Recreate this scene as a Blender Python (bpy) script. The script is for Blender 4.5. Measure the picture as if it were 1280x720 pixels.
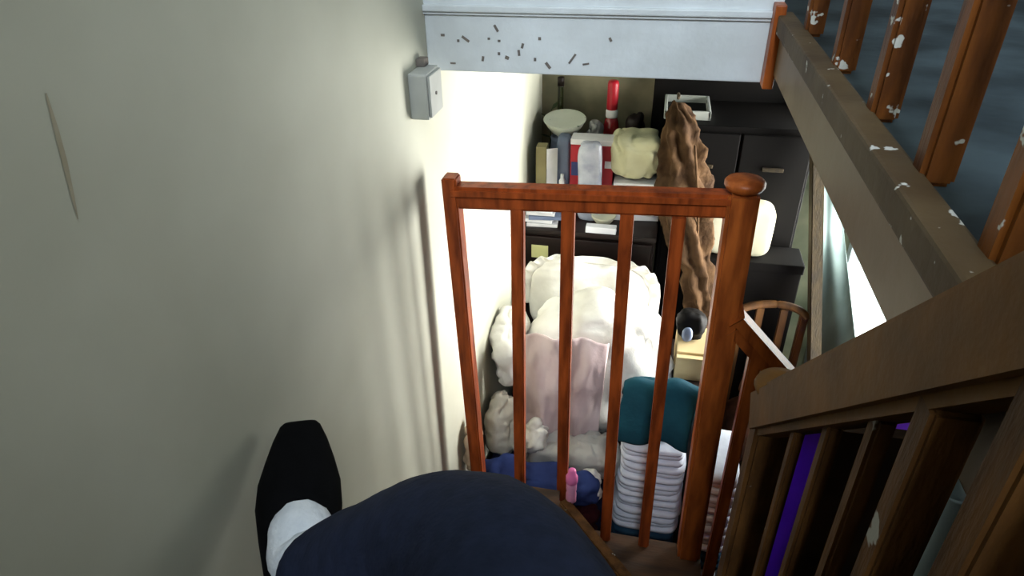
import bpy, bmesh, math, random
from mathutils import Vector, Matrix, noise
for o in list(bpy.data.objects): bpy.data.objects.remove(o)
scene = bpy.context.scene
COL = scene.collection
ZO = 2.55            # lower floor is z = 0; shapes below are written relative to eye height

# ---------------------------------------------------------------- camera
FPX = 842.0
yv = Vector((210, -520, FPX)).normalized()
dn = Vector((25, (FPX*FPX + 210*25)/520.0, FPX)).normalized()
up = -dn
xv = yv.cross(up)
cd = bpy.data.cameras.new('camera'); cam = bpy.data.objects.new('camera', cd); COL.objects.link(cam)
cd.sensor_width = 36; cd.lens = FPX/1280*36; cd.clip_start = 0.02
right = Vector((xv.x, yv.x, up.x)); down = Vector((xv.y, yv.y, up.y)); fwd = Vector((xv.z, yv.z, up.z))
M = Matrix((right, -down, -fwd)).transposed().to_4x4(); M.translation = (0, 0, ZO)
cam.matrix_world = M
scene.camera = cam
# ---------------------------------------------------------------- world, exposure
w = bpy.data.worlds.new('world'); scene.world = w; w.use_nodes = True
w.node_tree.nodes['Background'].inputs[0].default_value = (0.75, 0.85, 1, 1)
w.node_tree.nodes['Background'].inputs[1].default_value = 0.0
scene.view_settings.view_transform = 'Standard'; scene.view_settings.look = 'None'
scene.view_settings.exposure = 0.0; scene.view_settings.gamma = 1
LOWER_WINDOW = 3.0     # daylight brightness of the pane in the lower room

def daylight(name, loc, rot, sx, sy, watts, col, spread):
    l = bpy.data.lights.new(name, 'AREA'); l.shape = 'RECTANGLE'; l.size = sx; l.size_y = sy; l.energy = watts; l.color = col; l.spread = math.radians(spread)
    o = bpy.data.objects.new(name, l); COL.objects.link(o); o.location = loc; o.rotation_euler = rot
daylight('window_behind_offscreen', (.105, -2.195, ZO+2.30), (math.radians(90), 0, 0), .51, 1.30, 175, (.80, .90, 1), 180)
daylight('lower_window_daylight', (.862, 2.46, ZO-1.27), (0, math.radians(90), math.radians(4)), 1.35, .85, 62, (1, .985, .93), 107)

# ---------------------------------------------------------------- materials
def lin(c):
    return tuple((v/255/12.92 if v/255 <= .04045 else ((v/255+.055)/1.055)**2.4) for v in c) + (1,)
def mat(name, c1, c2=None, scale=6, rough=.7, stretch=(1,1,1), bump=0, bscale=40, spec=.4, lo=.35, hi=.65, fleck=None, coat=0, detail=4, trans=0):
    m = bpy.data.materials.new(name); m.use_nodes = True
    nt = m.node_tree; N = nt.nodes; L = nt.links; b = N['Principled BSDF']
    b.inputs['Roughness'].default_value = rough; b.inputs['Specular IOR Level'].default_value = spec
    b.inputs['Base Color'].default_value = lin(c1)
    if coat: b.inputs['Coat Weight'].default_value = coat; b.inputs['Coat Roughness'].default_value = .25
    if trans: b.inputs['Transmission Weight'].default_value = trans
    tc = N.new('ShaderNodeTexCoord'); mp = N.new('ShaderNodeMapping'); mp.inputs['Scale'].default_value = stretch
    L.new(tc.outputs['Object'], mp.inputs['Vector'])
    out = None
    if c2:
        n = N.new('ShaderNodeTexNoise'); n.inputs['Scale'].default_value = scale; n.inputs['Detail'].default_value = detail
        L.new(mp.outputs[0], n.inputs['Vector'])
        r = N.new('ShaderNodeValToRGB'); r.color_ramp.elements[0].position = lo; r.color_ramp.elements[1].position = hi
        r.color_ramp.elements[0].color = lin(c1); r.color_ramp.elements[1].color = lin(c2)
        L.new(n.outputs['Fac'], r.inputs[0]); out = r.outputs[0]
    if fleck:
        fc, fs, th = fleck
        n2 = N.new('ShaderNodeTexNoise'); n2.inputs['Scale'].default_value = fs; n2.inputs['Detail'].default_value = 3
        L.new(tc.outputs['Object'], n2.inputs['Vector'])
        r2 = N.new('ShaderNodeValToRGB'); r2.color_ramp.elements[0].position = th; r2.color_ramp.elements[1].position = th+.02
        L.new(n2.outputs['Fac'], r2.inputs[0])
        mx = N.new('ShaderNodeMix'); mx.data_type = 'RGBA'; mx.inputs[7].default_value = lin(fc); mx.inputs[6].default_value = lin(c1)
        L.new(r2.outputs[0], mx.inputs[0])
        if out: L.new(out, mx.inputs[6])
        out = mx.outputs[2]
    if out: L.new(out, b.inputs['Base Color'])
    if bump:
        nb = N.new('ShaderNodeTexNoise'); nb.inputs['Scale'].default_value = bscale; nb.inputs['Detail'].default_value = 5
        L.new(mp.outputs[0], nb.inputs['Vector'])
        bp = N.new('ShaderNodeBump'); bp.inputs['Strength'].default_value = bump; bp.inputs['Distance'].default_value = .01
        L.new(nb.outputs['Fac'], bp.inputs['Height']); L.new(bp.outputs[0], b.inputs['Normal'])
    return m
def glow(name, c, s):
    m = bpy.data.materials.new(name); m.use_nodes = True; b = m.node_tree.nodes['Principled BSDF']
    b.inputs['Base Color'].default_value = (.8,.8,.8,1); b.inputs['Emission Color'].default_value = lin(c); b.inputs['Emission Strength'].default_value = s
    return m
MT = {}
MT['plaster'] = mat('cream_plaster', (206,206,190), (193,193,176), 3, .55, bump=.10, bscale=14, spec=.3)
MT['plaster_olive'] = mat('stained_plaster', (150,142,116), (98,98,78), 4, .8, bump=.15, bscale=20)
MT['white_paint'] = mat('white_gloss_paint', (214,220,224), (200,205,207), 8, .5, bump=.15, bscale=60)
MT['hall_wall'] = mat('hall_plaster', (190,188,180), (176,174,168), 4, .7)
MT['ceil'] = mat('ceiling_paint', (200,198,190), (188,186,178), 5, .8)
MT['lino'] = mat('blue_lino', (38,48,54), (70,84,92), 7, .75, bump=.1, bscale=60, spec=.2)
MT['floor'] = mat('dark_floor', (40,32,26), (26,22,20), 8, .8)
MT['wood'] = mat('red_brown_varnish', (168,78,32), (110,47,19), 7, .4, (6,6,1), .12, 60, spec=.25)
MT['wood_l'] = mat('orange_varnish', (176,92,38), (126,60,24), 7, .4, (6,6,1), .12, 60, spec=.25)
MT['wood_chip'] = mat('chipped_orange_varnish', (128,74,28), (84,46,18), 8, .5, (5,5,1), .15, 60, spec=.2, fleck=((206,206,200), 38, .66))
MT['wood_old'] = mat('worn_brown_wood', (116,78,34), (88,60,28), 9, .6, (2,1,1), .15, 50, spec=.12, fleck=((170,165,155), 30, .74))
MT['wood_grey'] = mat('worn_grey_brown_wood', (100,66,32), (66,42,20), 10, .6, (4,4,1), .2, 50, spec=.15, fleck=((160,158,148), 26, .70))
MT['fascia'] = mat('dull_varnish_board', (122,104,80), (96,72,42), 3, .42, bump=.08, bscale=30, spec=.25)
MT['cap'] = mat('flecked_cap_wood', (92,76,54), (70,54,36), 8, .6, (1,1,1), .15, 50, spec=.15, fleck=((200,200,196), 34, .68))
MT['tread'] = mat('brown_tread', (82,54,32), (54,36,22), 6, .6, (1,5,1), .15, 40)
MT['dark_wood'] = mat('near_black_wood', (30,17,13), (18,11,9), 8, .5, (1,1,5), spec=.3)
MT['black'] = mat('black_lacquer', (12,11,11), (15,13,12), 5, .6, spec=.1)
MT['plank'] = mat('dull_green_brown_timber', (62,50,28), (42,34,20), 10, .8, (5,5,1), .2, 40)
MT['chair'] = mat('mid_brown_chair_wood', (92,60,26), (62,38,18), 8, .5, (4,4,1))
MT['grey_plastic'] = mat('grey_plastic', (176,178,174), (164,166,160), 10, .5)
MT['stain'] = mat('brown_stain', (170,160,136), (186,178,156), 20, .8)
MT['chip'] = mat('bare_chip', (92,88,88), (120,112,104), 30, .9)
MT['pane'] = glow('lower_daylight_pane', (232,248,246), LOWER_WINDOW)
MT['pane2'] = mat('plain_window_glass', (200,212,222), None, 6, .1, spec=.5)
MT['curtain'] = mat('blue_grey_curtain', (120,136,134), (100,116,114), 8, .9, (1,1,.2))
MT['navy'] = mat('navy_trouser_cloth', (32,39,60), (26,32,50), 60, .9, bump=.15, bscale=160, spec=.15)
MT['jumper'] = mat('dark_jumper_cloth', (34,34,40), (26,26,30), 30, .9)
MT['skin'] = mat('skin', (196,150,124), (186,140,114), 12, .6)
MT['hair'] = mat('dark_hair', (30,24,20), (22,18,15), 40, .6)
MT['slipper'] = mat('black_slipper_felt', (9,9,11), (6,6,7), 40, .95, spec=.1)
MT['sock'] = mat('white_sock_knit', (226,230,236), (206,212,220), 40, .9, bump=.3, bscale=120)
def cloth(n, a, b, s=9): MT[n] = mat(n.replace(' ','_'), a, b, s, .9, bump=.15, bscale=60, spec=.15)
cloth('white cloth', (232,230,222), (216,212,204)); cloth('cream cloth', (206,204,168), (188,184,150))
cloth('pink cloth', (206,188,186), (194,172,172)); cloth('offwhite cloth', (214,208,192), (196,190,174))
cloth('grey cloth', (186,184,178), (166,164,158)); cloth('blue cloth', (54,70,124), (40,52,98))
cloth('teal cloth', (28,76,90), (20,60,74)); cloth('ice cloth', (220,226,236), (202,208,222))
cloth('denim cloth', (46,80,104), (34,62,84)); cloth('beige cloth', (190,166,140), (172,148,122))
cloth('purple cloth', (140,76,230), (116,56,204))
nt = MT['purple cloth'].node_tree; pb_ = nt.nodes['Principled BSDF']; tl = nt.nodes.new('ShaderNodeBsdfTranslucent'); tl.inputs[0].default_value = lin((150,90,235)); mxs = nt.nodes.new('ShaderNodeMixShader'); mxs.inputs[0].default_value = .55
nt.links.new(pb_.outputs[0], mxs.inputs[1]); nt.links.new(tl.outputs[0], mxs.inputs[2]); nt.links.new(mxs.outputs[0], nt.nodes['Material Output'].inputs[0])
MT['brown cloth'] = mat('brown_cloth', (88,66,45), (52,37,25), 12, .9, bump=.8, bscale=26, spec=.1)
cloth('rust cloth', (92,58,40), (58,36,26), 14); cloth('maroon cloth', (60,20,26), (44,14,18)); cloth('navy cloth', (28,36,66), (22,28,52))
MT['cream_board'] = mat('cream_cushion', (196,194,170), (182,180,156), 6, .8)
MT['card'] = mat('beige_card', (196,176,132), (182,162,120), 6, .8)
MT['white_card'] = mat('white_card', (228,228,230), (216,216,220), 10, .5)
MT['paper'] = mat('paper', (214,212,210), (196,196,198), 12, .8)
MT['sticker'] = mat('pale_yellow_label', (216,214,150), (204,202,140), 12, .6)
MT['red'] = mat('red_print', (182,28,44), (160,22,38), 10, .4)
MT['blue_print'] = mat('blue_print', (46,60,120), (40,52,106), 10, .4)
MT['china'] = mat('white_china', (214,220,206), (206,212,198), 14, .3, fleck=((120,140,120), 24, .66))
MT['bottle_green'] = mat('dark_green_glass', (44,52,24), (34,38,18), 8, .2, spec=.6)
MT['clear_red'] = mat('red_drink_glass', (150,26,34), (120,20,28), 8, .15, spec=.7)
MT['clear'] = mat('cloudy_plastic', (176,178,178), (120,124,126), 22, .25, spec=.6, trans=.45)
MT['silver'] = mat('silvery_film', (188,192,204), (150,156,172), 14, .25, spec=.8)
MT['grey_blue'] = mat('blue_grey_plastic', (110,122,146), (94,106,130), 8, .5)
MT['yellow_card'] = mat('dull_yellow_card', (170,160,116), (150,142,104), 8, .7)
MT['pink'] = mat('bright_pink_plastic', (250,132,190), (244,116,178), 14, .35)
MT['pink_l'] = mat('pale_pink_plastic', (255,176,214), (250,162,204), 14, .35)
MT['crate'] = mat('pale_grey_plastic', (190,194,188), (176,180,174), 10, .5)
MT['roll'] = mat('pale_blue_vinyl', (206,222,230), (190,208,218), 6, .5)

# ---------------------------------------------------------------- mesh helpers
def nb(): return bmesh.new()
def box(bm, x0, x1, y0, y1, z0, z1, bev=0.0, rot=None):
    r = bmesh.ops.create_cube(bm, size=1)
    vs = r['verts']; c = Vector(((x0+x1)/2, (y0+y1)/2, (z0+z1)/2)); s = Vector((x1-x0, y1-y0, z1-z0))
    for v in vs:
        p = Vector((v.co.x*s.x, v.co.y*s.y, v.co.z*s.z))
        if rot: p = rot @ p
        v.co = p + c
    if bev:
        es = list({e for v in vs for e in v.link_edges})
        bmesh.ops.bevel(bm, geom=es, offset=bev, segments=2, affect='EDGES', profile=.6)
    return bm
def bar(bm, a, b, wd, ht, bev=.003, side=None, taper=1):
    """rectangular bar from a to b; wd measured along side, ht across it"""
    a = Vector(a); b = Vector(b); d = (b-a); ln = d.length; d.normalize()
    s = Vector(side) if side else (Vector((1,0,0)) if abs(d.x) < .9 else Vector((0,1,0)))
    s = (s - d*s.dot(d)).normalized(); t = d.cross(s)
    r = bmesh.ops.create_cube(bm, size=1); vs = r['verts']
    for v in vs:
        k = taper if v.co.z > 0 else 1
        v.co = a + d*((v.co.z+.5)*ln) + s*(v.co.x*wd*k) + t*(v.co.y*ht*k)
    if bev:
        es = list({e for v in vs for e in v.link_edges}); bmesh.ops.bevel(bm, geom=es, offset=bev, segments=2, affect='EDGES')
    return bm
def lathe(bm, prof, c=(0,0,0), seg=24, axis=None):
    """prof: list of (radius, height) from bottom to top"""
    R = Vector((0,0,1)).rotation_difference(Vector(axis)) if axis else None
    rings = []
    for r, h in prof:
        ring = []
        for i in range(seg):
            a = 2*math.pi*i/seg; p = Vector((r*math.cos(a), r*math.sin(a), h))
            if R: p = R @ p
            ring.append(bm.verts.new(p+Vector(c)))
        rings.append(ring)
    for k in range(len(rings)-1):
        for i in range(seg):
            j = (i+1) % seg; bm.faces.new((rings[k][i], rings[k][j], rings[k+1][j], rings[k+1][i]))
    bm.faces.new(rings[0][::-1]); bm.faces.new(rings[-1])
    return bm
def sup(bm, c, r, e1=.6, e2=.6, nu=40, nv=24, amp=0, freq=6, seed=0, rot=None, creases=0, floorz=None):
    """rounded lump (superellipsoid) with folds pressed in along its normals"""
    sg = lambda v, e: math.copysign(abs(v)**e, v)
    c = Vector(c); off = Vector((seed*7.3, seed*3.1, seed*5.7)); V = []
    def pt(u, v):
        p = Vector((r[0]*sg(math.cos(v), e1)*sg(math.cos(u), e2), r[1]*sg(math.cos(v), e1)*sg(math.sin(u), e2), r[2]*sg(math.sin(v), e1)))
        n = Vector((p.x/r[0]**2, p.y/r[1]**2, p.z/r[2]**2)).normalized()
        q = p*freq + off
        d = amp*noise.fractal(q, 1.0, 2.0, 3)
        if creases:
            warp = Vector((noise.noise(q*.5), noise.noise(q*.5+Vector((9,0,0))), noise.noise(q*.5+Vector((0,9,0)))))
            d -= creases*max(0, 1-abs(noise.noise(q*.8+warp*1.5))*6)
        p = p + n*d
        if rot: p = rot @ p
        p = p + c
        if floorz is not None and p.z < floorz: p.z = floorz
        return p
    top = bm.verts.new(pt(0, math.pi/2)); bot = bm.verts.new(pt(0, -math.pi/2))
    for j in range(1, nv):
        v = -math.pi/2 + math.pi*j/nv
        V.append([bm.verts.new(pt(-math.pi+2*math.pi*i/nu, v)) for i in range(nu)])
    for j in range(len(V)-1):
        for i in range(nu):
            k = (i+1) % nu; bm.faces.new((V[j][i], V[j][k], V[j+1][k], V[j+1][i]))
    for i in range(nu):
        k = (i+1) % nu
        bm.faces.new((V[0][k], V[0][i], bot)); bm.faces.new((V[-1][i], V[-1][k], top))
    return bm
def sheet(bm, fn, nu=40, nv=40, thick=.006):
    """closed thin sheet from a surface function fn(u, v)"""
    P = [[Vector(fn(i/nu, j/nv)) for i in range(nu+1)] for j in range(nv+1)]
    def nrm(i, j):
        a = P[j][min(i+1, nu)] - P[j][max(i-1, 0)]; b = P[min(j+1, nv)][i] - P[max(j-1, 0)][i]
        n = a.cross(b); return n.normalized() if n.length > 1e-9 else Vector((0,0,1))
    A = [[bm.verts.new(P[j][i]) for i in range(nu+1)] for j in range(nv+1)]
    B = [[bm.verts.new(P[j][i]-nrm(i, j)*thick) for i in range(nu+1)] for j in range(nv+1)]
    for j in range(nv):
        for i in range(nu):
            bm.faces.new((A[j][i], A[j][i+1], A[j+1][i+1], A[j+1][i])); bm.faces.new((B[j][i], B[j+1][i], B[j+1][i+1], B[j][i+1]))
    for i in range(nu):
        bm.faces.new((A[0][i+1], A[0][i], B[0][i], B[0][i+1])); bm.faces.new((A[nv][i], A[nv][i+1], B[nv][i+1], B[nv][i]))
    for j in range(nv):
        bm.faces.new((A[j][0], A[j+1][0], B[j+1][0], B[j][0])); bm.faces.new((A[j+1][nu], A[j][nu], B[j][nu], B[j+1][nu]))
    return bm
def tube(bm, pts, radii, seg=14, squash=1.0, wob=0, seed=0, lobes=5):
    """tapering tube through pts; wob gives lengthwise pleats"""
    pts = [Vector(p) for p in pts]; rings = []
    for k, p in enumerate(pts):
        d = (pts[min(k+1, len(pts)-1)] - pts[max(k-1, 0)]).normalized()
        s = Vector((1,0,0)); s = (s - d*s.dot(d)).normalized(); t = d.cross(s); ring = []
        for i in range(seg):
            a = 2*math.pi*i/seg
            r = radii[k]*(1 + wob*math.sin(lobes*a+seed+k*.35) + wob*.8*noise.noise(Vector((math.cos(a)*2, math.sin(a)*2+seed, k*.5))))
            ring.append(bm.verts.new(p + s*r*math.cos(a) + t*r*squash*math.sin(a)))
        rings.append(ring)
    for k in range(len(rings)-1):
        for i in range(seg):
            j = (i+1) % seg; bm.faces.new((rings[k][i], rings[k][j], rings[k+1][j], rings[k+1][i]))
    bm.faces.new(rings[0][::-1]); bm.faces.new(rings[-1])
    return bm
def spline(pts, n):
    P = [Vector(p) for p in pts]; out = []
    for k in range(len(P)-1):
        p0, p1, p2, p3 = P[max(k-1,0)], P[k], P[k+1], P[min(k+2, len(P)-1)]
        for i in range(n):
            t = i/n
            out.append(.5*((2*p1)+(-p0+p2)*t+(2*p0-5*p1+4*p2-p3)*t*t+(-p0+3*p1-3*p2+p3)*t**3))
    out.append(P[-1]); return out
def lerps(vals, n):
    out = []
    for k in range(len(vals)-1):
        out += [vals[k]+(vals[k+1]-vals[k])*i/n for i in range(n)]
    return out+[vals[-1]]
ORG = {}
def obj(name, bm, m, parent=None, smooth=False):
    bmesh.ops.recalc_face_normals(bm, faces=bm.faces)
    if parent is not None: org = ORG[parent.name]
    else:
        xs = [v.co for v in bm.verts]
        org = Vector(((min(v.x for v in xs)+max(v.x for v in xs))/2, (min(v.y for v in xs)+max(v.y for v in xs))/2, min(v.z for v in xs)))
    for v in bm.verts: v.co -= org
    me = bpy.data.meshes.new(name); bm.to_mesh(me); bm.free()
    me.materials.append(MT[m])
    if smooth:
        for p in me.polygons: p.use_smooth = True
    o = bpy.data.objects.new(name, me); COL.objects.link(o)
    if parent is not None: o.parent = parent
    else: o.location = org + Vector((0,0,ZO))
    ORG[o.name] = org
    return o
def tag(o, label, cat, group=None):
    o['label'] = label; o['category'] = cat
    if group: o['group'] = group
    return o
def thing(name, label, cat, loc, group=None):
    o = bpy.data.objects.new(name, None); COL.objects.link(o); o.empty_display_size = .05
    o.location = Vector(loc)+Vector((0,0,ZO)); ORG[o.name] = Vector(loc)
    return tag(o, label, cat, group)
def struct(name, bm, m, label=None, smooth=False):
    o = obj(name, bm, m, None, smooth); o['kind'] = 'structure'
    if label: o['label'] = label
    return o
def sroot(name, loc, label=None):
    o = bpy.data.objects.new(name, None); COL.objects.link(o); o.location = Vector(loc)+Vector((0,0,ZO)); ORG[o.name] = Vector(loc)
    o['kind'] = 'structure'
    if label: o['label'] = label
    return o
R = math.radians
def rz(a): return Matrix.Rotation(R(a), 3, 'Z')
def eul(x, y, z): return Matrix.Rotation(R(z), 3, 'Z') @ Matrix.Rotation(R(y), 3, 'Y') @ Matrix.Rotation(R(x), 3, 'X')

# ================================================================ the setting
XW = -.52; FL = -2.55; UF = -.25; LAND = -1.78; RISE = .19; XR = .87; YB = 3.05
wl = struct('wall_left', box(nb(), XW-.12, XW, -2.3, YB, FL, 3.15), 'plaster', 'cream plastered wall running down beside the staircase')
# faded vertical mark on the plaster
b = nb()
pts = [(.489,-.155,.001),(.486,-.185,.0025),(.482,-.215,.003),(.477,-.245,.002),(.473,-.268,.0005)]
L_, R_ = [], []
for (y, z, h) in pts:
    L_.append(b.verts.new((XW+.0006, y-h, z))); R_.append(b.verts.new((XW+.0006, y+h, z)))
for k in range(len(pts)-1): b.faces.new((L_[k], R_[k], R_[k+1], L_[k+1]))
obj('stain_mark', b, 'stain', wl)
struct('floor', box(nb(), XW-.12, XR+.1, -.6, YB, FL-.08, FL), 'floor', 'dark floor of the lower room')
struct('wall_back', box(nb(), XW-.12, XR+.1, YB, YB+.1, FL, UF-.02), 'plaster_olive', 'stained olive grey back wall of the lower room')
b = nb()                                        # right wall of the lower room with a window opening
WY0, WY1, WZ0, WZ1 = 2.0, 2.92, -2.05, -.50
box(b, XR, XR+.1, -.6, WY0, FL, UF-.10); box(b, XR, XR+.1, WY1, YB, FL, UF-.10)
box(b, XR, XR+.1, WY0, WY1, FL, WZ0); box(b, XR, XR+.1, WY0, WY1, WZ1, UF-.10)
struct('wall_right', b, 'plaster_olive', 'olive grey wall of the lower room around the bright window')
wn = sroot('window_1', (XR, (WY0+WY1)/2, WZ0), 'bright daylit window beside the grey curtain')
b = nb(); box(b, XR+.03, XR+.07, WY0, WY0+.05, WZ0, WZ1); box(b, XR+.03, XR+.07, WY1-.05, WY1, WZ0, WZ1)
box(b, XR+.03, XR+.07, WY0, WY1, WZ0, WZ0+.05); box(b, XR+.03, XR+.07, WY0, WY1, WZ1-.05, WZ1)
obj('window_frame', b, 'white_paint', wn)
obj('window_pane', box(nb(), XR+.075, XR+.085, WY0, WY1, WZ0, WZ1), 'pane', wn)
struct('wall_front', box(nb(), XW, XR+.1, -.68, -.6, FL, UF-.10), 'plaster_olive', 'olive grey end wall under the stairs')
# upper floor slab and stairwell edges
b = nb(); box(b, .245, 1.3, -2.2, 1.5, UF-.10, UF); box(b, XW, .245, -2.2, -.41, UF-.12, UF); box(b, XW, 1.3, 1.53, YB+.1, UF-.12, UF); box(b, .245, 1.3, 1.5, 1.53, UF-.12, UF)
struct('floor_upper', b, 'lino', 'blue grey covered floor of the upper hall')
tr = sroot('trim_1', (-.14, 1.5, UF-.125), 'chipped white painted beam across the stairwell')
obj('beam_face', box(nb(), XW, .225, 1.5, 1.53, UF-.128, UF+.0, .003), 'white_paint', tr)
b = nb(); box(b, XW, .225, 1.488, 1.53, UF, UF+.014, .003); box(b, XW, .225, 1.494, 1.53, UF-.006, UF, 0)
obj('moulding', b, 'white_paint', tr)
obj('wall_panel', box(nb(), XW, .225, 1.5, 1.56, UF+.014, 3.15), 'white_paint', tr)
random.seed(4)
chips = [(-.428,-.307,.022,.006,35),(-.445,-.311,.006,.006,0),(-.358,-.283,.006,.018,-30),(-.375,-.305,.006,.005,0),(-.352,-.309,.007,.005,0),(-.353,-.336,.006,.007,0),
  (-.39,-.348,.006,.012,10),(-.335,-.344,.01,.008,20),(-.30,-.318,.006,.012,15),(-.308,-.333,.006,.014,-5),(-.262,-.302,.007,.007,0),(-.272,-.346,.006,.008,0),
  (-.243,-.358,.007,.018,-40),(-.19,-.342,.005,.028,35),(-.16,-.352,.016,.004,-10),(-.11,-.30,.006,.01,-30),(-.48,-.30,.01,.006,0),(-.46,-.36,.014,.004,0)]
for x, z, a, h, r in chips:
    b = nb(); box(b, x-a*.44, x+a*.44, 1.4985, 1.5005, z-h*.44, z+h*.44, 0, Matrix.Rotation(R(r), 3, 'Y')); obj('paint_chip', b, 'chip', tr)
# side trim: the board under the hall balusters
tr2 = sroot('trim_2', (.235, .9, UF-.13), 'dull brown board along the edge of the hall floor')
obj('board', box(nb(), .222, .245, -.41, 1.5, UF-.102, UF-.006, .003), 'fascia', tr2)
obj('cap_moulding', box(nb(), .212, .245, -.41, 1.5, UF-.022, UF+.012, .004), 'cap', tr2)
obj('end_block', box(nb(), .205, .226, 1.455, 1.5, UF-.13, UF+.03, .003), 'wood_l', tr2)
# upstairs shell around the viewer
struct('wall_hall', box(nb(), 1.3, 1.4, -2.2, YB+.1, UF, 3.15), 'hall_wall', 'hall wall upstairs')
struct('wall_hall_end', box(nb(), XW, 1.3, YB, YB+.1, UF, 3.15), 'hall_wall', 'far wall of the upper hall')
struct('ceiling', box(nb(), XW-.12, 1.4, -2.3, YB+.1, 3.15, 3.25), 'ceil', 'ceiling above the stairs')
b = nb(); UX0, UX1, UZ0, UZ1 = -.15, .36, 1.65, 2.95
box(b, XW, UX0, -2.3, -2.2, UF, 3.15); box(b, UX1, 1.4, -2.3, -2.2, UF, 3.15); box(b, UX0, UX1, -2.3, -2.2, UF, UZ0); box(b, UX0, UX1, -2.3, -2.2, UZ1, 3.15)
struct('wall_hall_near', b, 'hall_wall', 'upstairs wall with a window')
struct('wall_shade_pier', box(nb(), XW, -.20, -.68, -.60, UF, 3.15), 'hall_wall', 'added plastered pier that shades the left wall by the stairs')  # added out of view to keep window light off the near left wall
wn2 = sroot('window_2', ((UX0+UX1)/2, -2.25, UZ0), 'upstairs window')
b = nb(); box(b, UX0, UX0+.05, -2.28, -2.23, UZ0, UZ1); box(b, UX1-.05, UX1, -2.28, -2.23, UZ0, UZ1); box(b, UX0, UX1, -2.28, -2.23, UZ0, UZ0+.05); box(b, UX0, UX1, -2.28, -2.23, UZ1-.05, UZ1)
obj('window_frame', b, 'white_paint', wn2)
obj('window_pane', box(nb(), UX0, UX1, -2.295, -2.285, UZ0, UZ1), 'pane2', wn2)

# ---------------------------------------------------------------- staircase
st = sroot('staircase', (-.15, .3, FL), 'brown wooden staircase with winders going down beside the wall')
y = .745; z = LAND + 2*RISE + .01
k = 0
while z < UF-.03:
    obj('tread', box(nb(), XW, .2, y-.215, y+.02, z-.03, z, .004), 'tread', st)
    obj('riser', box(nb(), XW, .2, y-.012, y, z-RISE, z-.03), 'tread', st)
    y -= .19; z += RISE
obj('riser', box(nb(), XW, .2, y-.012, y, z-RISE, UF-.03), 'tread', st)
def poly(bm, P, z0, z1):
    a = [bm.verts.new((x, y, z0)) for x, y in P]; c = [bm.verts.new((x, y, z1)) for x, y in P]; n = len(P)
    bm.faces.new(a[::-1]); bm.faces.new(c)
    for i in range(n): bm.faces.new((a[i], a[(i+1) % n], c[(i+1) % n], c[i]))
    return bm
W1 = LAND+RISE+.01
obj('winder_tread', poly(nb(), [(XW, .73), (.17, .73), (.17, .985), (-.175, 1.37), (-.175, 1.402), (XW, 1.402)], W1-.03, W1), 'tread', st)
nose = nb(); bar(nose, (.19, .975, W1-.008), (-.16, 1.365, W1-.008), .034, .034, .005, side=(0,0,1)); obj('nosing', nose, 'wood_grey', st)
nose = nb(); bar(nose, (.185, .965, W1-.11), (-.175, 1.365, W1-.11), .17, .012, 0, side=(0,0,1)); obj('riser', nose, 'tread', st)
obj('winder_tread', poly(nb(), [(.26, .74), (.26, 1.442), (-.2, 1.442), (-.2, 1.38), (.17, .96), (.17, .74)], LAND-.03, LAND), 'tread', st)
obj('landing_board', box(nb(), XW, .26, 1.43, 1.442, LAND-.22, LAND-.03), 'tread', st)
obj('landing_board', box(nb(), XW, -.19, 1.39, 1.402, LAND-.03, W1-.03), 'tread', st)
x = .26; z = LAND
for k in range(3):
    z -= RISE
    obj('riser', box(nb(), x-.012, x, .82, 1.44, z, z+RISE-.03), 'tread', st)
    obj('tread', box(nb(), x-.02, x+.2, .82, 1.44, z-.03, z, .004), 'tread', st); x += .19
obj('riser', box(nb(), x-.012, x, .82, 1.44, FL, z-.03), 'tread', st)
struct('wall_gap_screen', box(nb(), .305, XR, .80, .82, FL, -.69), 'tread', 'added brown boarded screen darkening the gaps below the brown handrail')  # added screen behind the banister so the gaps between balusters stay dark

# ---------------------------------------------------------------- railing across the winders
rl = thing('landing_railing', 'varnished red brown railing with round-capped newel post across the stair turn', 'railing', (-.12, 1.42, LAND))
YR = 1.42
b = nb(); bar(b, (-.462, YR, -.634), (.21, YR, -.606), .052, .03, .008, side=(0,1,0)); obj('top_rail', b, 'wood', rl)
b = nb(); bar(b, (-.462, YR, -.66), (.21, YR, -.632), .036, .034, .006, side=(0,1,0)); obj('rail_lower_moulding', b, 'wood', rl)
b = nb(); bar(b, (-.43, YR, W1-.06), (-.458, YR, -.598), .036, .045, .004); obj('end_post', b, 'wood', rl)
for xt, xb, zb in ((-.298,-.301,W1-.06), (-.178,-.17,W1-.06), (-.043,-.030,LAND), (.072,.088,LAND)):
    b = nb(); bar(b, (xb, YR, zb), (xt, YR, -.655), .031, .031, .004); obj('baluster', b, 'wood', rl)
b = nb(); bar(b, (.229, YR, LAND-.25), (.2, YR, -.585), .066, .066, .008)
nw = obj('newel_post', b, 'wood_l', rl)
b = nb(); lathe(b, [(.03,0),(.038,.004),(.043,.012),(.043,.02),(.038,.026),(.02,.03)], (.2, YR, -.587), 28); obj('newel_cap', b, 'wood_l', rl, True)
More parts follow.
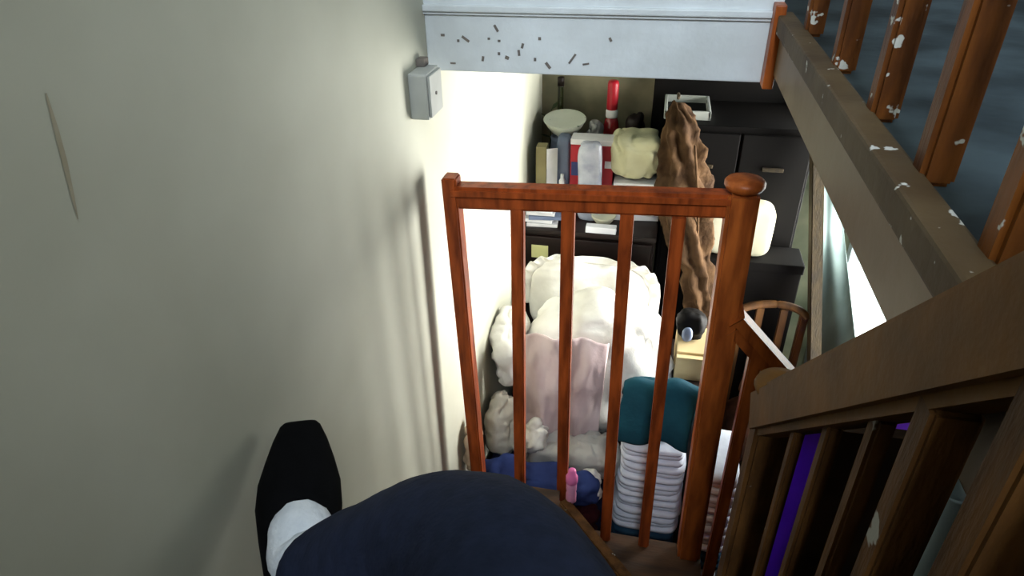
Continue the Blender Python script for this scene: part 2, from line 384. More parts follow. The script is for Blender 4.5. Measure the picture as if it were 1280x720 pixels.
# ---------------------------------------------------------------- railing going on down to the right
r2 = thing('lower_stair_railing', 'orange varnished handrail sloping down from the round-capped newel', 'railing', (.5, 1.41, FL))
YL = 1.405
p0 = Vector((.23, YL, -.895)); p1 = Vector((.80, YL, -1.50))
b = nb(); bar(b, p0, p1, .05, .028, .007, side=(0,1,0)); obj('handrail', b, 'wood_l', r2)
b = nb(); bar(b, p0-Vector((0,0,.035)), p1-Vector((0,0,.035)), .032, .036, .004, side=(0,1,0)); obj('handrail_moulding', b, 'wood_l', r2)
for k in range(5):
    x = .292+.11*k; zt = -.895-(x-.23)*1.06-.03
    zb = LAND-RISE*(1+int((x-.24)/.19)); b = nb(); bar(b, (x, YL, max(zb, FL)), (x, YL, zt), .031, .031, .004); obj('baluster', b, 'wood_l', r2)
# ---------------------------------------------------------------- banister of the flight the viewer sits on
r3 = thing('flight_banister', 'worn brown broad handrail with flaking balusters rising past the sitter', 'railing', (.2, .5, LAND))
b = nb(); bar(b, (.19, .775, -.653), (.19, -.40, .522), .044, .068, .009, side=(1,0,0)); obj('handrail', b, 'wood_old', r3)
b = nb(); bar(b, (.2, .755, LAND-.1), (.2, .755, -.60), .052, .044, .006); n2 = obj('newel_post', b, 'wood_grey', r3)
b = nb(); lathe(b, [(.026,0),(.034,.006),(.037,.014),(.034,.022),(.018,.027)], (.2, .755, -.603), 24); obj('newel_cap', b, 'wood_old', r3, True)
b = nb(); bar(b, (.19, -.425, UF), (.19, -.425, .60), .06, .06, .006); obj('top_newel', b, 'wood_grey', r3)
for yb, wd in ((.62,.012),(.525,.014),(.435,.015),(.357,.030),(.272,.034),(.17,.03),(.07,.03),(-.03,.03),(-.13,.03),(-.23,.03),(-.33,.03)):
    b = nb(); zt = -.653+(.775-yb)-.04; zb = min(LAND+RISE*2+.01+RISE*int((.745-yb)/.19), UF)
    bar(b, (.192, yb, zb), (.192, yb, zt), wd, max(.018, wd*.8), .003); obj('baluster', b, 'wood_grey', r3)
# ---------------------------------------------------------------- balusters of the upper hall
r4 = thing('hall_balustrade', 'paint-flecked orange balusters standing on the blue hall floor', 'railing', (.258, .8, UF))
for yb in (1.33, 1.07, .845, .655, .49, .325, .16):
    b = nb(); bar(b, (.256, yb, UF), (.256, yb, .62), .031, .031, .005); obj('baluster', b, 'wood_chip', r4)
b = nb(); bar(b, (.259, 1.5, .64), (.259, 0, .64), .05, .05, .01, side=(1,0,0)); obj('handrail', b, 'wood_old', r4)
# ---------------------------------------------------------------- junction box
jb = thing('junction_box', 'small grey junction box on the plaster under the white beam', 'box', (-.495, 1.4, -.45))
obj('body', box(nb(), XW, -.478, 1.36, 1.45, -.45, -.352, .005), 'grey_plastic', jb)
obj('cover', box(nb(), -.478, -.472, 1.365, 1.445, -.445, -.357, .002), 'grey_plastic', jb)
b = nb(); lathe(b, [(.004,0),(.004,.002)], (-.472, 1.40, -.40), 10, (1,0,0)); obj('screw', b, 'chip', jb)
b = nb(); box(b, XW, -.50, 1.42, 1.45, -.352, -.335, .003); obj('cable_entry', b, 'chip', jb)

# ================================================================ furniture of the lower room
sb = thing('sideboard', 'dark wooden chest of drawers against the back wall, covered in clutter', 'drawers', (-.27, 2.76, FL))
obj('body', box(nb(), -.505, .045, 2.52, 3.03, FL, -1.285, .004), 'dark_wood', sb)
obj('top', box(nb(), -.51, .05, 2.49, 3.035, -1.285, -1.262, .005), 'dark_wood', sb)
for k in range(4):
    z1 = -1.305-k*.3; d = obj('drawer', box(nb(), -.495, .035, 2.505, 2.522, z1-.285, z1, .005), 'dark_wood', sb)
    for x in (-.36, -.09):
        b = nb(); lathe(b, [(.008,0),(.008,.012),(.016,.02),(.012,.028)], (x, 2.505, z1-.15), 12, (0,-1,0)); obj('knob', b, 'black', d)
b = nb(); box(b, -.468, -.396, 2.5030, 2.5052, -1.405, -1.345, .0008); obj('label', b, 'sticker', sb)
cb = thing('dark_cabinet', 'tall black cabinet beside the chest of drawers', 'cabinet', (.35, 2.85, FL))
obj('body', box(nb(), .06, .60, 2.64, 3.03, FL, -.835, .004), 'black', cb)
obj('back_panel', box(nb(), -.02, .57, 2.99, 3.035, -1.2, -.385, .004), 'black', cb)
for x0, x1 in ((.07,.325),(.335,.59)):
    d = obj('door', box(nb(), x0, x1, 2.625, 2.642, -2.5, -.86, .004), 'black', cb)
    b = nb(); box(b, (x0+x1)/2-.04, (x0+x1)/2+.04, 2.616, 2.626, -1.0, -.985, .003); obj('handle', b, 'plank', d)
tk = thing('storage_trunk', 'black storage trunk below the cream cushion', 'trunk', (.41, 2.55, FL))
obj('body', box(nb(), .20, .62, 2.47, 2.615, FL, -1.36, .004), 'black', tk); obj('lid', box(nb(), .195, .625, 2.462, 2.618, -1.358, -1.318, .005), 'black', tk)
b = nb(); sup(b, (.36, 2.545, -1.208), (.132, .055, .11), .35, .35, 40, 24, .006, 6, 3); tag(obj('cushion', b, 'cream_board', None, True), 'boxy cream cushion standing behind the round-capped newel', 'cushion')
ch = thing('wooden_chair', 'brown wooden chair with clothes heaped on its seat', 'chair', (.53, 2.2, FL))
b = nb(); tube(b, spline([(.39,2.385,-1.50),(.46,2.40,-1.475),(.55,2.405,-1.465),(.62,2.395,-1.475),(.66,2.375,-1.50)], 5), [.016]*21, 10, 1.0); obj('top_rail', b, 'chair', ch, True)
for x in (.41,.645):
    b = nb(); bar(b, (x, 2.38, FL), (x, 2.39, -1.49), .03, .03, .004); obj('back_leg', b, 'chair', ch)
    b = nb(); bar(b, (x, 2.03, FL), (x, 2.03, -2.12), .03, .03, .004); obj('front_leg', b, 'chair', ch)
for x in (.48,.57):
    b = nb(); bar(b, (x, 2.385, -2.1), (x, 2.397, -1.48), .03, .014, .003); obj('back_slat', b, 'chair', ch)
obj('seat', box(nb(), .385, .67, 2.0, 2.40, -2.125, -2.09, .008), 'chair', ch)
for c, r, s, m, l in (((.47,2.2,-1.96),(.085,.13,.13),11,'rust cloth','rust brown garment heaped on the wooden chair'), ((.605,2.18,-1.93),(.07,.12,.16),12,'brown cloth','mottled khaki garment heaped on the wooden chair'), ((.53,2.22,-1.73),(.10,.10,.10),13,'rust cloth','rust brown bundle topping the heap on the chair')):
    b = nb(); sup(b, c, r, .8, .8, 44, 26, .02, 10, s, None, .012); tag(obj('crumpled_garment', b, m, None, True), l, 'clothes', 'clothes on the chair')
b = nb(); bar(b, (.835, 2.06, FL), (.567, 2.60, -.72), .042, .06, .003, side=(1,0,0)); tag(obj('timber_plank', b, 'plank'), 'long dull timber leaning by the grey curtain', 'plank')
# curtain beside the window
def curt(u, v):
    L = [Vector((.575,2.96,-.47)), Vector((.60,2.93,-.87)), Vector((.69,2.74,-1.30)), Vector((.725,2.56,-1.66)), Vector((.75,2.50,-2.1))]
    Rr = [Vector((.80,2.97,-.45)), Vector((.82,2.93,-.85)), Vector((.826,2.80,-1.31)), Vector((.838,2.28,-1.58)), Vector((.84,2.26,-2.1))]
    def sm(P, t):
        t *= len(P)-1; k = min(int(t), len(P)-2); return P[k].lerp(P[k+1], t-k)
    p = sm(L, v).lerp(sm(Rr, v), u)
    return p + Vector((-.006, -.010, 0))*math.sin(u*math.pi*4)*.6
cu = thing('curtain', 'blue grey curtain gathered beside the bright window', 'curtain', (.8, 2.7, -2.1))
obj('drape', sheet(nb(), curt, 42, 30, .003), 'curtain', cu, True)
b = nb(); lathe(b, [(.009,0),(.009,1.36)], (.79, 3.02, -.44), 12, (.03,-1,0)); obj('rod', b, 'plank', cu, True)

# ---------------------------------------------------------------- clutter on the chest of drawers
TS = -1.262
bw = thing('china_bowl', 'white patterned china bowl standing on an upturned pot', 'bowl', (-.385, 2.86, -1.0))
b = nb(); lathe(b, [(.034,0),(.036,.008),(.055,.02),(.078,.05),(.090,.075),(.086,.076),(.074,.053),(.05,.026),(.001,.02)], (-.385, 2.86, -.978), 36, (0,-.16,1)); obj('bowl', b, 'china', bw, True)
b = nb(); lathe(b, [(.091,-.003),(.093,0),(.091,.003),(.086,.001)], (-.385, 2.848, -.903), 36, (0,-.16,1)); obj('rim', b, 'china', bw, True)
b = nb(); lathe(b, [(.085,0),(.085,.02),(.08,.024),(.06,.26),(.062,.277)], (-.385, 2.86, TS), 30); tag(obj('upturned_pot', b, 'grey_blue', None, True), 'dark tub under the white china bowl', 'pot')
def bottle(name, label, c, prof, m, parts=()):
    t = thing(name, label, 'bottle', c); b = nb(); lathe(b, prof, c, 24); obj('body', b, m, t, True)
    for pn, pr, pm in parts:
        b = nb(); lathe(b, pr, c, 24); obj(pn, b, pm, t, True)
    return t
bottle('green_bottle', 'dark green glass bottle with slim neck behind the china bowl', (-.425, 2.985, TS), [(.028,0),(.03,.01),(.03,.25),(.026,.29),(.014,.36),(.012,.46),(.014,.465)], 'bottle_green', [('cap', [(.015,.465),(.015,.5),(.012,.503)], 'dark_wood')])
bottle('red_bottle', 'clear bottle with tall red cap and white collar', (-.19, 2.92, TS), [(.034,0),(.037,.01),(.037,.30),(.03,.34),(.02,.36)], 'clear_red', [('collar', [(.024,.355),(.026,.36),(.026,.385),(.022,.39)], 'white_card'), ('cap', [(.022,.388),(.024,.395),(.024,.50),(.02,.512)], 'red')])
b = nb(); sup(b, (-.255, 2.83, -1.08), (.055,.05,.17), .8, .8, 44, 30, .03, 14, 21, None, .014); tag(obj('plastic_bag', b, 'clear', None, True), 'crumpled clear plastic bag behind the red box', 'bag')
rb = thing('red_box', 'red box with white top edge and blue mark behind the silvery pouch', 'box', (-.245, 2.7, TS))
obj('carton', box(nb(), -.335, -.155, 2.68, 2.765, TS, -.955, .003), 'red', rb)
obj('white_band', box(nb(), -.336, -.154, 2.679, 2.766, -.955, -.932, .002), 'white_card', rb)
obj('print_patch', box(nb(), -.330, -.29, 2.678, 2.6805, -1.09, -1.03, 0), 'blue_print', rb)
obj('print_patch', box(nb(), -.19, -.157, 2.678, 2.6805, -1.05, -1.02, 0), 'white_card', rb)
b = nb(); sup(b, (-.247, 2.625, -1.092), (.05,.028,.172), .35, .5, 36, 30, .008, 12, 5, None, .006); tag(obj('silver_pouch', b, 'silver', None, True), 'shiny silvery pouch standing in front of the red box', 'pouch')
b = nb(); sup(b, (-.37, 2.745, -1.10), (.032,.05,.162), .4, .4, 28, 22, .004, 8, 6); tag(obj('grey_carton', b, 'grey_blue', None, True), 'blue grey container left of the red box', 'container')
obj_ = lambda n, b, m, l, c: tag(obj(n, b, m), l, c)
pb = thing('paper_pile', 'pile of papers under the cream folded cloth', 'papers', (-.06, 2.74, TS))
for k in range(6):
    random.seed(k); a = random.uniform(-9, 9); z = TS+.028*k
    b = nb(); box(b, -.15, .04, 2.64, 2.86, z, z+.027, .003, rz(a)); obj('sheaf', b, ('paper','grey cloth','white_card')[k % 3], pb)
b = nb(); sup(b, (-.065, 2.745, -.999), (.105,.11,.095), .5, .6, 60, 34, .016, 9, 8, None, .014); tag(obj('folded_cloth', b, 'cream cloth', None, True), 'pale yellow folded cloth on the paper pile', 'cloth')
obj_('yellow_box', box(nb(), -.482, -.437, 2.68, 2.74, TS, -.975, .003), 'yellow_card', 'dull yellow carton against the cream wall', 'box')
obj_('greeting_card', box(nb(), -.432, -.386, 2.655, 2.661, TS, -.97, .001, eul(0,0,24)), 'paper', 'white card standing beside the dull yellow carton', 'card')
b = nb(); lathe(b, [(.012,0),(.014,.004),(.014,.15),(.008,.16),(.008,.18)], (-.365, 2.665, TS), 14); tag(obj('small_bottle', b, 'white_card', None, True), 'small white bottle beside the standing card', 'bottle')
for k, (x, y_, a, wd) in enumerate(((-.43,2.58,8,.13),(-.44,2.585,-6,.12),(-.42,2.58,15,.14),(-.435,2.585,3,.12),(-.43,2.58,-12,.11))):
    z = TS+.0165*k
    b = nb(); box(b, x-wd/2, x+wd/2, y_-.07, y_+.07, z, z+.015, .002, rz(a*.5)); tag(obj('magazine', b, ('paper','white_card','grey_blue')[k % 3]), ('bottom','second','middle','fourth','topmost')[k]+' magazine in the small stack by the cream wall', 'magazine', 'magazines by the wall')
obj_('envelope', box(nb(), -.24, -.115, 2.492, 2.53, TS, TS+.028, .003), 'white_card', 'white envelope box on the front edge of the dark chest', 'box')
b = nb(); lathe(b, [(.025,0),(.028,.005),(.05,.035),(.052,.045),(.046,.04),(.0,.012)], (-.175, 2.585, TS), 24); tag(obj('cream_dish', b, 'cream_board', None, True), 'small cream dish behind the white envelope box', 'dish')
b = nb(); sup(b, (-.085, 2.95, -1.08), (.05,.06,.19), .7, .7, 36, 24, .015, 12, 31, None, .012); tag(obj('dark_bundle', b, 'dark_wood', None, True), 'dark brown bundle right of the red-capped bottle', 'bundle')
MT['leaf'] = mat('dull_green_leaf', (58,78,40), (42,60,30), 12, .6)
pp = thing('potted_plant', 'small green leafy plant in a dark pot behind the china bowl', 'plant', (-.47, 2.98, TS))
b = nb(); lathe(b, [(.025,0),(.032,.08),(.03,.085)], (-.47, 2.985, TS), 18); obj('pot', b, 'rust cloth', pp, True)
b = nb(); tube(b, [(-.47,2.985,TS+.08),(-.468,2.983,TS+.22),(-.465,2.98,TS+.36)], [.004,.003,.002], 8); obj('stem', b, 'leaf', pp)
random.seed(9)
for k in range(12):
    a = k*2.4; z = TS+.16+.018*k; l = .05; d = Vector((math.cos(a), .55*math.sin(a)-.3, .35)).normalized(); sd_ = d.cross(Vector((0,0,1))).normalized(); o = Vector((-.465, 2.978, z)); b = nb()
    A_ = [o, o+d*l*.5+sd_*.016, o+d*l, o+d*l*.5-sd_*.016]
    A_ = [Vector((max(v.x, -.515), min(v.y, 3.045), v.z)) for v in A_]
    t_ = [b.verts.new(v) for v in A_]; u_ = [b.verts.new(v-Vector((0,0,.002))) for v in A_]
    b.faces.new(t_); b.faces.new(u_[::-1])
    for i in range(4): b.faces.new((t_[i], u_[i], u_[(i+1) % 4], t_[(i+1) % 4]))
    obj('leaf', b, 'leaf', pp)
cr = thing('plastic_tray', 'pale grey plastic tray rim on top of the black cabinet', 'tray', (.13, 2.82, -.835))
for (x0,x1,y0,y1) in ((.03,.21,2.70,2.712),(.03,.21,2.918,2.93),(.03,.042,2.70,2.93),(.198,.21,2.70,2.93)):
    obj('side', box(nb(), x0, x1, y0, y1, -.835, -.80, .003), 'crate', cr)
obj('base', box(nb(), .035, .205, 2.705, 2.925, -.834, -.828), 'black', cr)
# coat hanging on the cabinet door
hc = thing('hanging_coat', 'long brown khaki coat hanging twisted in front of the black cabinet', 'coat', (.2, 2.5, -1.75))
sp = spline([(.075,2.56,-.725),(.09,2.545,-.80),(.112,2.53,-.93),(.13,2.52,-1.05),(.165,2.44,-1.18),(.205,2.42,-1.32),(.25,2.40,-1.50),(.285,2.40,-1.64),(.30,2.40,-1.75)], 6)
b = nb(); tube(b, sp, lerps([.02,.05,.075,.095,.08,.062,.055,.04,.014], 6), 48, .6, .22, 2.0, 7); 
for v in b.verts:
    q = v.co*24; v.co += Vector((noise.noise(q), noise.noise(q+Vector((5,0,0))), noise.noise(q+Vector((0,5,0)))))*.018
obj('coat_cloth', b, 'brown cloth', hc, True)
b = nb(); tube(b, spline([(.15,2.475,-.86),(.175,2.455,-1.0),(.195,2.41,-1.14),(.20,2.39,-1.22)], 6), [.0045]*19, 8); obj('belt', b, 'brown cloth', hc, True)
b = nb(); tube(b, [(.075,2.63,-.715),(.075,2.57,-.715),(.075,2.555,-.70)], [.006]*3, 8); obj('hook', b, 'plank', hc)

# ---------------------------------------------------------------- laundry heaped behind the railing
bd = thing('low_bed_box', 'low dark box bed under the laundry heap', 'bed', (-.25, 2.0, FL))
obj('base', box(nb(), -.51, -.045, 1.60, 2.46, FL+.06, -2.0, .01), 'dark_wood', bd); obj('mattress', box(nb(), -.505, -.05, 1.605, 2.455, -2.0, -1.93, .02), 'navy cloth', bd)
for x in (-.48,-.08):
    for y_ in (1.65,2.4): obj('leg', box(nb(), x-.025, x+.025, y_-.025, y_+.025, FL, FL+.07), 'dark_wood', bd)
def lump(name, label, c, r, m, seed, e=.8, amp=.02, fr=8, cr=.012, rot=None, cat='bedding', group='laundry heap', nu=72, nv=44):
    b = nb(); sup(b, c, r, e, e, nu, nv, amp, fr, seed, rot, cr); return tag(obj(name, b, m, None, True), label, cat, group)
lump('duvet', 'large bundled white duvet in the middle of the laundry heap', (-.135, 2.10, -1.62), (.285,.20,.305), 'white cloth', 1, .85, .03, 6, .022)
b = nb()
sup(b, (-.20, 2.37, -1.50), (.25,.065,.165), .55, .55, 80, 36, .012, 9, 2, eul(-12,4,0), .008)
pl = tag(obj('pillow', b, 'white cloth', None, True), 'white pillow with frilled edge behind the bundled duvet', 'pillow', 'laundry heap')
def frill(u, v):
    a = math.pi*(1.02-u*1.12); c = Vector((-.20, 2.345, -1.50))
    sg = lambda q: math.copysign(abs(q)**.55, q)
    k = .97+v*.17
    return c + Vector((.25*k*sg(math.cos(a)), .014*math.sin(u*70)*v+.03*math.sin(a), .165*k*sg(math.sin(a))))
obj('frill', sheet(nb(), frill, 120, 4, .003), 'white cloth', pl, True)
lump('pillow', 'crumpled white pillow squeezed against the cream wall', (-.452, 2.0, -1.52), (.062,.14,.13), 'white cloth', 4, .65, .025, 9, .012, None, 'pillow')
lump('cloth_bundle', 'off-white cloth bundle below the squeezed pillow by the wall', (-.452, 1.84, -1.735), (.06,.10,.12), 'offwhite cloth', 5, .8, .03, 10, .014, None, 'laundry')
def pinks(u, v):
    x = -.385+.30*u*(1-.05*v)
    z = -1.375-.43*v + (.03*math.sin(u*3.1)+.02*noise.noise(Vector((u*4,7,0))))*(1-v) - .05*math.sin(u*4+2.4)*v
    bulge = .05*math.sin(v*2.6)+.04*math.sin(u*math.pi)
    f = .012*math.sin(u*15+v*5)*v + .035*noise.noise(Vector((u*3.6+2, v*2.6, 0))) + .012*noise.noise(Vector((u*9, v*5, 3))) + .020*max(0, 1-abs(u-.12-.28*v)*9)*v
    return (x, 1.90-bulge-f-.02*v, z)
tag(obj('pink_sheet', sheet(nb(), pinks, 60, 50, .005), 'pink cloth', None, True), 'pale pink sheet hanging over the front of the duvet', 'sheet', 'laundry heap')
lump('cloth_bundle', 'twisted white cloth at the lower corner of the pink sheet', (-.33, 1.755, -1.735), (.05,.05,.09), 'white cloth', 6, .9, .025, 14, .012, eul(0,25,0), 'laundry')
lump('cloth_bundle', 'pale grey cloth below the pink sheet', (-.175, 1.775, -1.79), (.165,.085,.075), 'grey cloth', 7, .6, .02, 10, .012, None, 'laundry')
lump('cloth_bundle', 'royal blue cloth along the bottom of the laundry heap', (-.28, 1.60, -1.775), (.215,.06,.065), 'blue cloth', 8, .6, .018, 9, .01, None, 'laundry')
lump('cloth_bundle', 'small white crumpled cloth on the royal blue cloth', (-.10, 1.62, -1.78), (.04,.04,.05), 'white cloth', 9, .9, .02, 16, .01, None, 'laundry')
lump('cloth_bundle', 'maroon cloth between the heap and the folded white stack', (-.105, 1.60, -1.95), (.045,.05,.09), 'maroon cloth', 14, .8, .02, 12, .01, None, 'laundry')
lump('cloth_bundle', 'off-white cloth lying along the bed edge below the blue', (-.31, 1.52, -1.87), (.18,.035,.05), 'offwhite cloth', 15, .7, .018, 12, .01, eul(0,10,0), 'laundry')
lump('cloth_bundle', 'beige cloth tucked between end post and cream wall', (-.488, 1.56, -1.60), (.026,.05,.10), 'beige cloth', 16, .8, .015, 14, .008, None, 'laundry')
# folded stacks
def base_box(name, label, x0, x1, y0, y1, z1):
    t = thing(name, label, 'box', ((x0+x1)/2, (y0+y1)/2, FL)); obj('body', box(nb(), x0, x1, y0, y1, FL, z1-.03, .004), 'dark_wood', t); obj('lid', box(nb(), x0-.006, x1+.006, y0-.006, y1+.006, z1-.03, z1, .004), 'dark_wood', t)
base_box('wooden_crate', 'dark crate under the tall folded white stack', -.03, .235, 1.66, 1.95, -2.14)
base_box('wooden_crate', 'dark crate under the narrow stack behind the newel', .262, .395, 1.62, 1.95, -2.28)
base_box('wooden_crate', 'dark crate under the beige carton', .155, .30, 2.0, 2.28, -1.60)
def fold(label, c, r, m, seed, grp):
    b = nb(); h = r[2]
    for k, (s, dy) in enumerate(((1,0),(.985,.006),(.97,-.004))):
        sup(b, (c[0], c[1]+dy, c[2]-h*.62+k*h*.62), (r[0]*s, r[1]*s, h*.42), .5, .35, 44, 12, .006, 12, seed+k*3, None, .003)
    return tag(obj('folded_garment', b, m, None, True), label, 'clothes', grp)
names = ['bottom', 'second', 'third', 'fourth', 'topmost']
for k in range(5):
    fold(names[k]+' folded white jumper in the tall stack under the teal towel', (.098+.006*(k % 2), 1.80, -2.0+.083*k), (.122-.003*k,.125,.040), 'ice cloth', k+40, 'folded white stack')
fold('folded denim blue garment under the tall white stack', (.095, 1.80, -2.09), (.118,.125,.045), 'denim cloth', 51, 'folded white stack')
def teal(u, v):
    x = -.03+.245*u; s = v*1.0
    if s < .45: y_ = 1.90-.16*s/.45; z = -1.60+.16*math.sin(s/.45*math.pi/2)
    else: y_ = 1.74-.055*math.sin((s-.45)/.55*1.7); z = -1.45-.175*(s-.45)/.55
    return (x+.012*math.sin(v*5)-.02*(1-v)*(u-.5), y_+.008*math.sin(u*9+v*2), z+.03*math.sin(u*2.6)+.006*math.sin(u*12))
tw = thing('teal_towel', 'folded dark teal towel on top of the tall white stack', 'towel', (.09, 1.8, -1.68), 'folded white stack')
obj('fold', sheet(nb(), teal, 40, 40, .012), 'teal cloth', tw, True)
b = nb(); sup(b, (.095, 1.815, -1.56), (.10,.085,.085), .6, .5, 40, 24, .01, 9, 61); obj('inner_fold', b, 'teal cloth', tw, True)
for k in range(4):
    fold(('lowest','lower','upper','topmost')[k]+' folded white garment in the narrow stack behind the newel', (.325, 1.78, -2.02+.095*k), (.062,.13,.045), 'ice cloth', k+70, 'narrow stack behind the newel')
fold('folded denim garment in the narrow stack behind the newel', (.325, 1.77, -2.12), (.06,.12,.048), 'denim cloth', 81, 'narrow stack behind the newel')
fold('crumpled white garment at the foot of the narrow stack', (.322, 1.76, -2.22), (.055,.11,.05), 'ice cloth', 83, 'narrow stack behind the newel')
cb2 = thing('beige_carton', 'open beige cardboard carton right of the duvet', 'carton', (.165, 2.1, -1.60))
obj('body', box(nb(), .155, .27, 2.03, 2.20, -1.60, -1.475, .003), 'card', cb2)
b = nb(); box(b, .155, .27, 1.985, 2.03, -1.482, -1.477, 0, eul(-20,0,0)); obj('flap', b, 'card', cb2)
b = nb(); sup(b, (.20, 2.13, -1.415), (.055,.05,.062), .8, .8, 40, 24, .015, 12, 90, None, .008); tag(obj('dark_bag', b, 'black', None, True), 'black bag resting on the beige carton', 'bag')
b = nb(); sup(b, (.185, 2.066, -1.42), (.018,.012,.03), .8, .8, 20, 14, .004, 12, 91); tag(obj('grey_bottle', b, 'grey_blue', None, True), 'small grey blue tub on the beige carton before the black bag', 'tub')
# pink bottle by the foot of a baluster
pk = thing('pink_bottle', 'bright pink plastic bottle standing on the winder by a baluster', 'bottle', (-.138, 1.372, W1))
c = (-.138, 1.372, W1)
b = nb(); lathe(b, [(.013,0),(.0155,.004),(.0155,.03),(.0135,.04),(.0155,.05),(.0155,.075),(.012,.084)], c, 20); obj('body', b, 'pink_l', pk, True)
b = nb(); lathe(b, [(.0165,.078),(.0175,.082),(.0175,.10),(.013,.106),(.011,.125),(.006,.130)], c, 20); obj('cap', b, 'pink', pk, True)
# purple garments and the pale roll
def purp(u, v):
    x0 = .462 + (u-.5)*(.05+.15*v) - .012*v
    zr = -.895-(x0-.23)*1.06 + .012
    if v < .12: return (x0, 1.44-.09*v/.12, zr+.012*math.sin(v/.12*math.pi))
    k = (v-.12)/.88
    return (x0, 1.35-.012*math.sin(u*12+k*3)*k-.02*k, zr-.62*k)
tag(obj('purple_garment', sheet(nb(), purp, 40, 40, .006), 'purple cloth', None, True), 'bright purple garment draped over the sloping orange handrail', 'clothes')
def purp2(u, v):
    return (.80-.02*v+.012*math.sin(u*13), 1.62+.40*u, -1.30-.06*(1-u)-.5*v+.02*math.sin(u*4))
tag(obj('purple_throw', sheet(nb(), purp2, 40, 24, .006), 'purple cloth', None, True), 'dark purple throw hanging below the bright window', 'cloth')
b = nb(); lathe(b, [(.020,0),(.026,.0),(.026,1.30),(.020,1.30),(.018,1.27),(.0,1.27)], (.443, .70, -.715-1.30), 26, (.0,.03,1)); tag(obj('vinyl_roll', b, 'roll', None, True), 'pale blue roll standing behind the wide worn baluster', 'roll')

# ================================================================ the seated person (legs crossed)
pe = thing('person', 'person in navy trousers, white socks and black slippers sitting with legs crossed', 'person', (.0, -.11, -.63))
def skin(name, V, E, Rr, m, root=0, sub=2, disp=0, dsize=.1):
    me = bpy.data.meshes.new(name); org = ORG[pe.name]
    me.from_pydata([Vector(v)-org for v in V], E, []); o = bpy.data.objects.new(name, me); COL.objects.link(o); o.parent = pe
    md = o.modifiers.new('skin', 'SKIN'); md.use_smooth_shade = True; md.branch_smoothing = .6
    for i, r in enumerate(Rr):
        r = r if isinstance(r, tuple) else (r, r)
        me.skin_vertices[0].data[i].radius = r; me.skin_vertices[0].data[i].use_root = (i == root)
    s = o.modifiers.new('sub', 'SUBSURF'); s.levels = sub; s.render_levels = sub
    if disp:
        tx = bpy.data.textures.new(name+'_folds', 'CLOUDS'); tx.noise_scale = dsize
        d = o.modifiers.new('folds', 'DISPLACE'); d.texture = tx; d.strength = disp; d.mid_level = .5; d.texture_coords = 'LOCAL'
    me.materials.append(MT[m]); return o
# trousers: pelvis, right thigh and shin crossing over, left leg standing on a lower tread
TV = [(-.02,-.13,-.53),(-.02,-.16,-.42),(.05,-.09,-.535),(.045,.06,-.50),(-.02,.22,-.475),(-.10,.372,-.498),(-.21,.425,-.60),(-.300,.440,-.685),(-.372,.446,-.738),
      (-.08,-.07,-.545),(-.06,.12,-.63),(-.015,.27,-.69),(.015,.27,-.83),(.02,.255,-.99),(.02,.25,-1.05)]
TE = [(0,1),(0,2),(2,3),(3,4),(4,5),(5,6),(6,7),(7,8),(0,9),(9,10),(10,11),(11,12),(12,13),(13,14)]
TR = [(.14,.11),(.14,.11),.09,.098,.096,.088,.078,.068,.062,.09,.078,.065,.06,.055,.055]
skin('trousers', TV, TE, TR, 'navy', 0, 3, .012, .09)
skin('body', [(-.03,-.16,-.45),(-.05,-.20,-.28),(-.06,-.25,-.10),(-.06,-.29,.0),(-.06,-.30,.07),(-.06,-.30,.17),(.06,-.27,-.06),(.10,-.28,-.24),(.08,-.19,-.37),(.05,-.12,-.40),(-.20,-.27,-.06),(-.27,-.30,-.24),(-.27,-.24,-.38),(-.22,-.15,-.42)],
     [(0,1),(1,2),(2,3),(3,4),(4,5),(2,6),(6,7),(7,8),(8,9),(2,10),(10,11),(11,12),(12,13)], [(.12,.1),(.12,.1),(.12,.1),.06,.055,.06,.06,.05,.042,.03,.06,.05,.042,.035], 'jumper', 0, 2)
b = nb(); sup(b, (-.06,-.29,.16), (.075,.095,.115), .95, .95, 32, 24); sup(b, (-.06,-.19,.15), (.014,.02,.022), 1, 1, 12, 8)
for s in (-1,1): sup(b, (-.06+s*.077,-.295,.155), (.012,.02,.03), 1, 1, 12, 8)
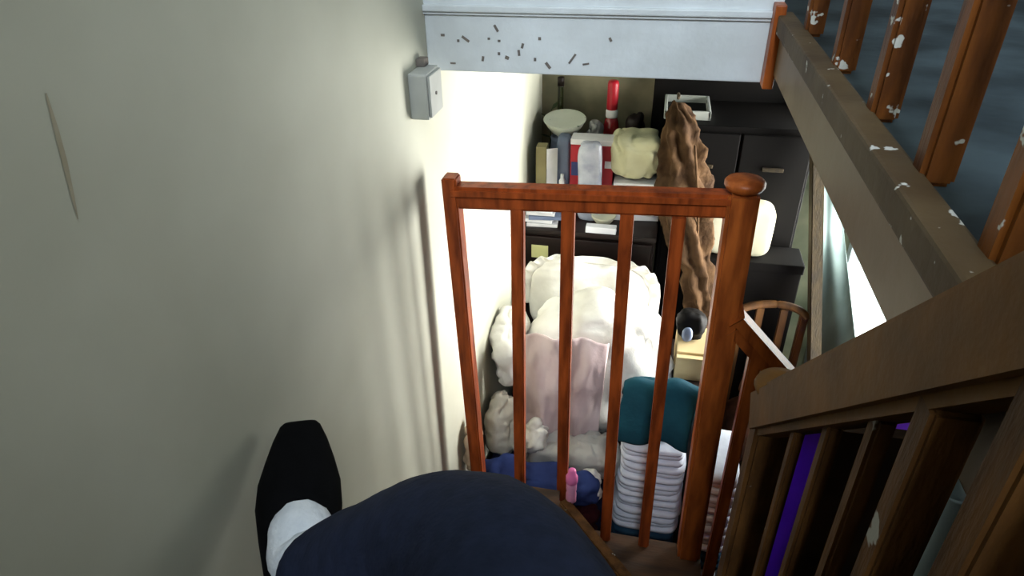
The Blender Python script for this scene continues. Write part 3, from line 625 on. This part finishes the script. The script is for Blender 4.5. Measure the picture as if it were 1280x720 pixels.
obj('head', b, 'skin', pe, True)
b = nb(); sup(b, (-.06,-.315,.19), (.085,.095,.10), .95, .95, 32, 24, .006, 20, 3); obj('hair', b, 'hair', pe, True)
# raised right foot: sock and slipper
A = Vector((-.39,.474,-.733)); T = Vector((-.455,.630,-.655))
fd = (T-A).normalized(); sd = fd.cross(Vector((.25,-.45,.85))).normalized(); ud = sd.cross(fd).normalized()
def ring_mesh(secs, seg=28):
    """secs: (distance along foot, centre height, half width, half height, squareness)"""
    b = nb(); rings = []
    for (d, h, wd, ht, e) in secs:
        ring = []
        for i in range(seg):
            a = 2*math.pi*i/seg; sg = lambda q: math.copysign(abs(q)**e, q)
            ring.append(b.verts.new(A + fd*d + ud*(h+ht*sg(math.sin(a))) + sd*(wd*sg(math.cos(a)))))
        rings.append(ring)
    for k in range(len(rings)-1):
        for i in range(seg):
            j = (i+1) % seg; b.faces.new((rings[k][i], rings[k][j], rings[k+1][j], rings[k+1][i]))
    b.faces.new(rings[0][::-1]); b.faces.new(rings[-1]); return b
obj('slipper', ring_mesh([(-.075,-.055,.030,.022,.8),(-.06,-.052,.040,.03,.8),(-.01,-.048,.046,.036,.8),(.035,-.036,.052,.046,.8),(.075,-.030,.0565,.046,.8),(.11,-.034,.055,.040,.75),(.145,-.04,.047,.032,.7),(.176,-.044,.038,.025,.6),(.198,-.046,.029,.019,.5),(.204,-.046,.024,.014,.5)]), 'slipper', pe, True)
b = nb(); tube(b, spline([(-.335,.462,-.70), tuple(A+ud*.008+Vector((.010,0,0))), tuple(A+fd*.04-ud*.005+Vector((.006,0,0))), tuple(A+fd*.085-ud*.03)], 6), lerps([.042,.041,.042,.026], 6), 26, .9, .02, 1, 9); obj('sock', b, 'sock', pe, True)
# the other foot on its tread
b = nb(); sup(b, (.02,.29,-.985), (.045,.12,.03), .7, .7, 30, 18); obj('slipper', b, 'slipper', pe, True)
b = nb(); tube(b, [(.02,.25,-1.03),(.02,.25,-.95)], [.04,.042], 16); obj('sock', b, 'sock', pe, True)
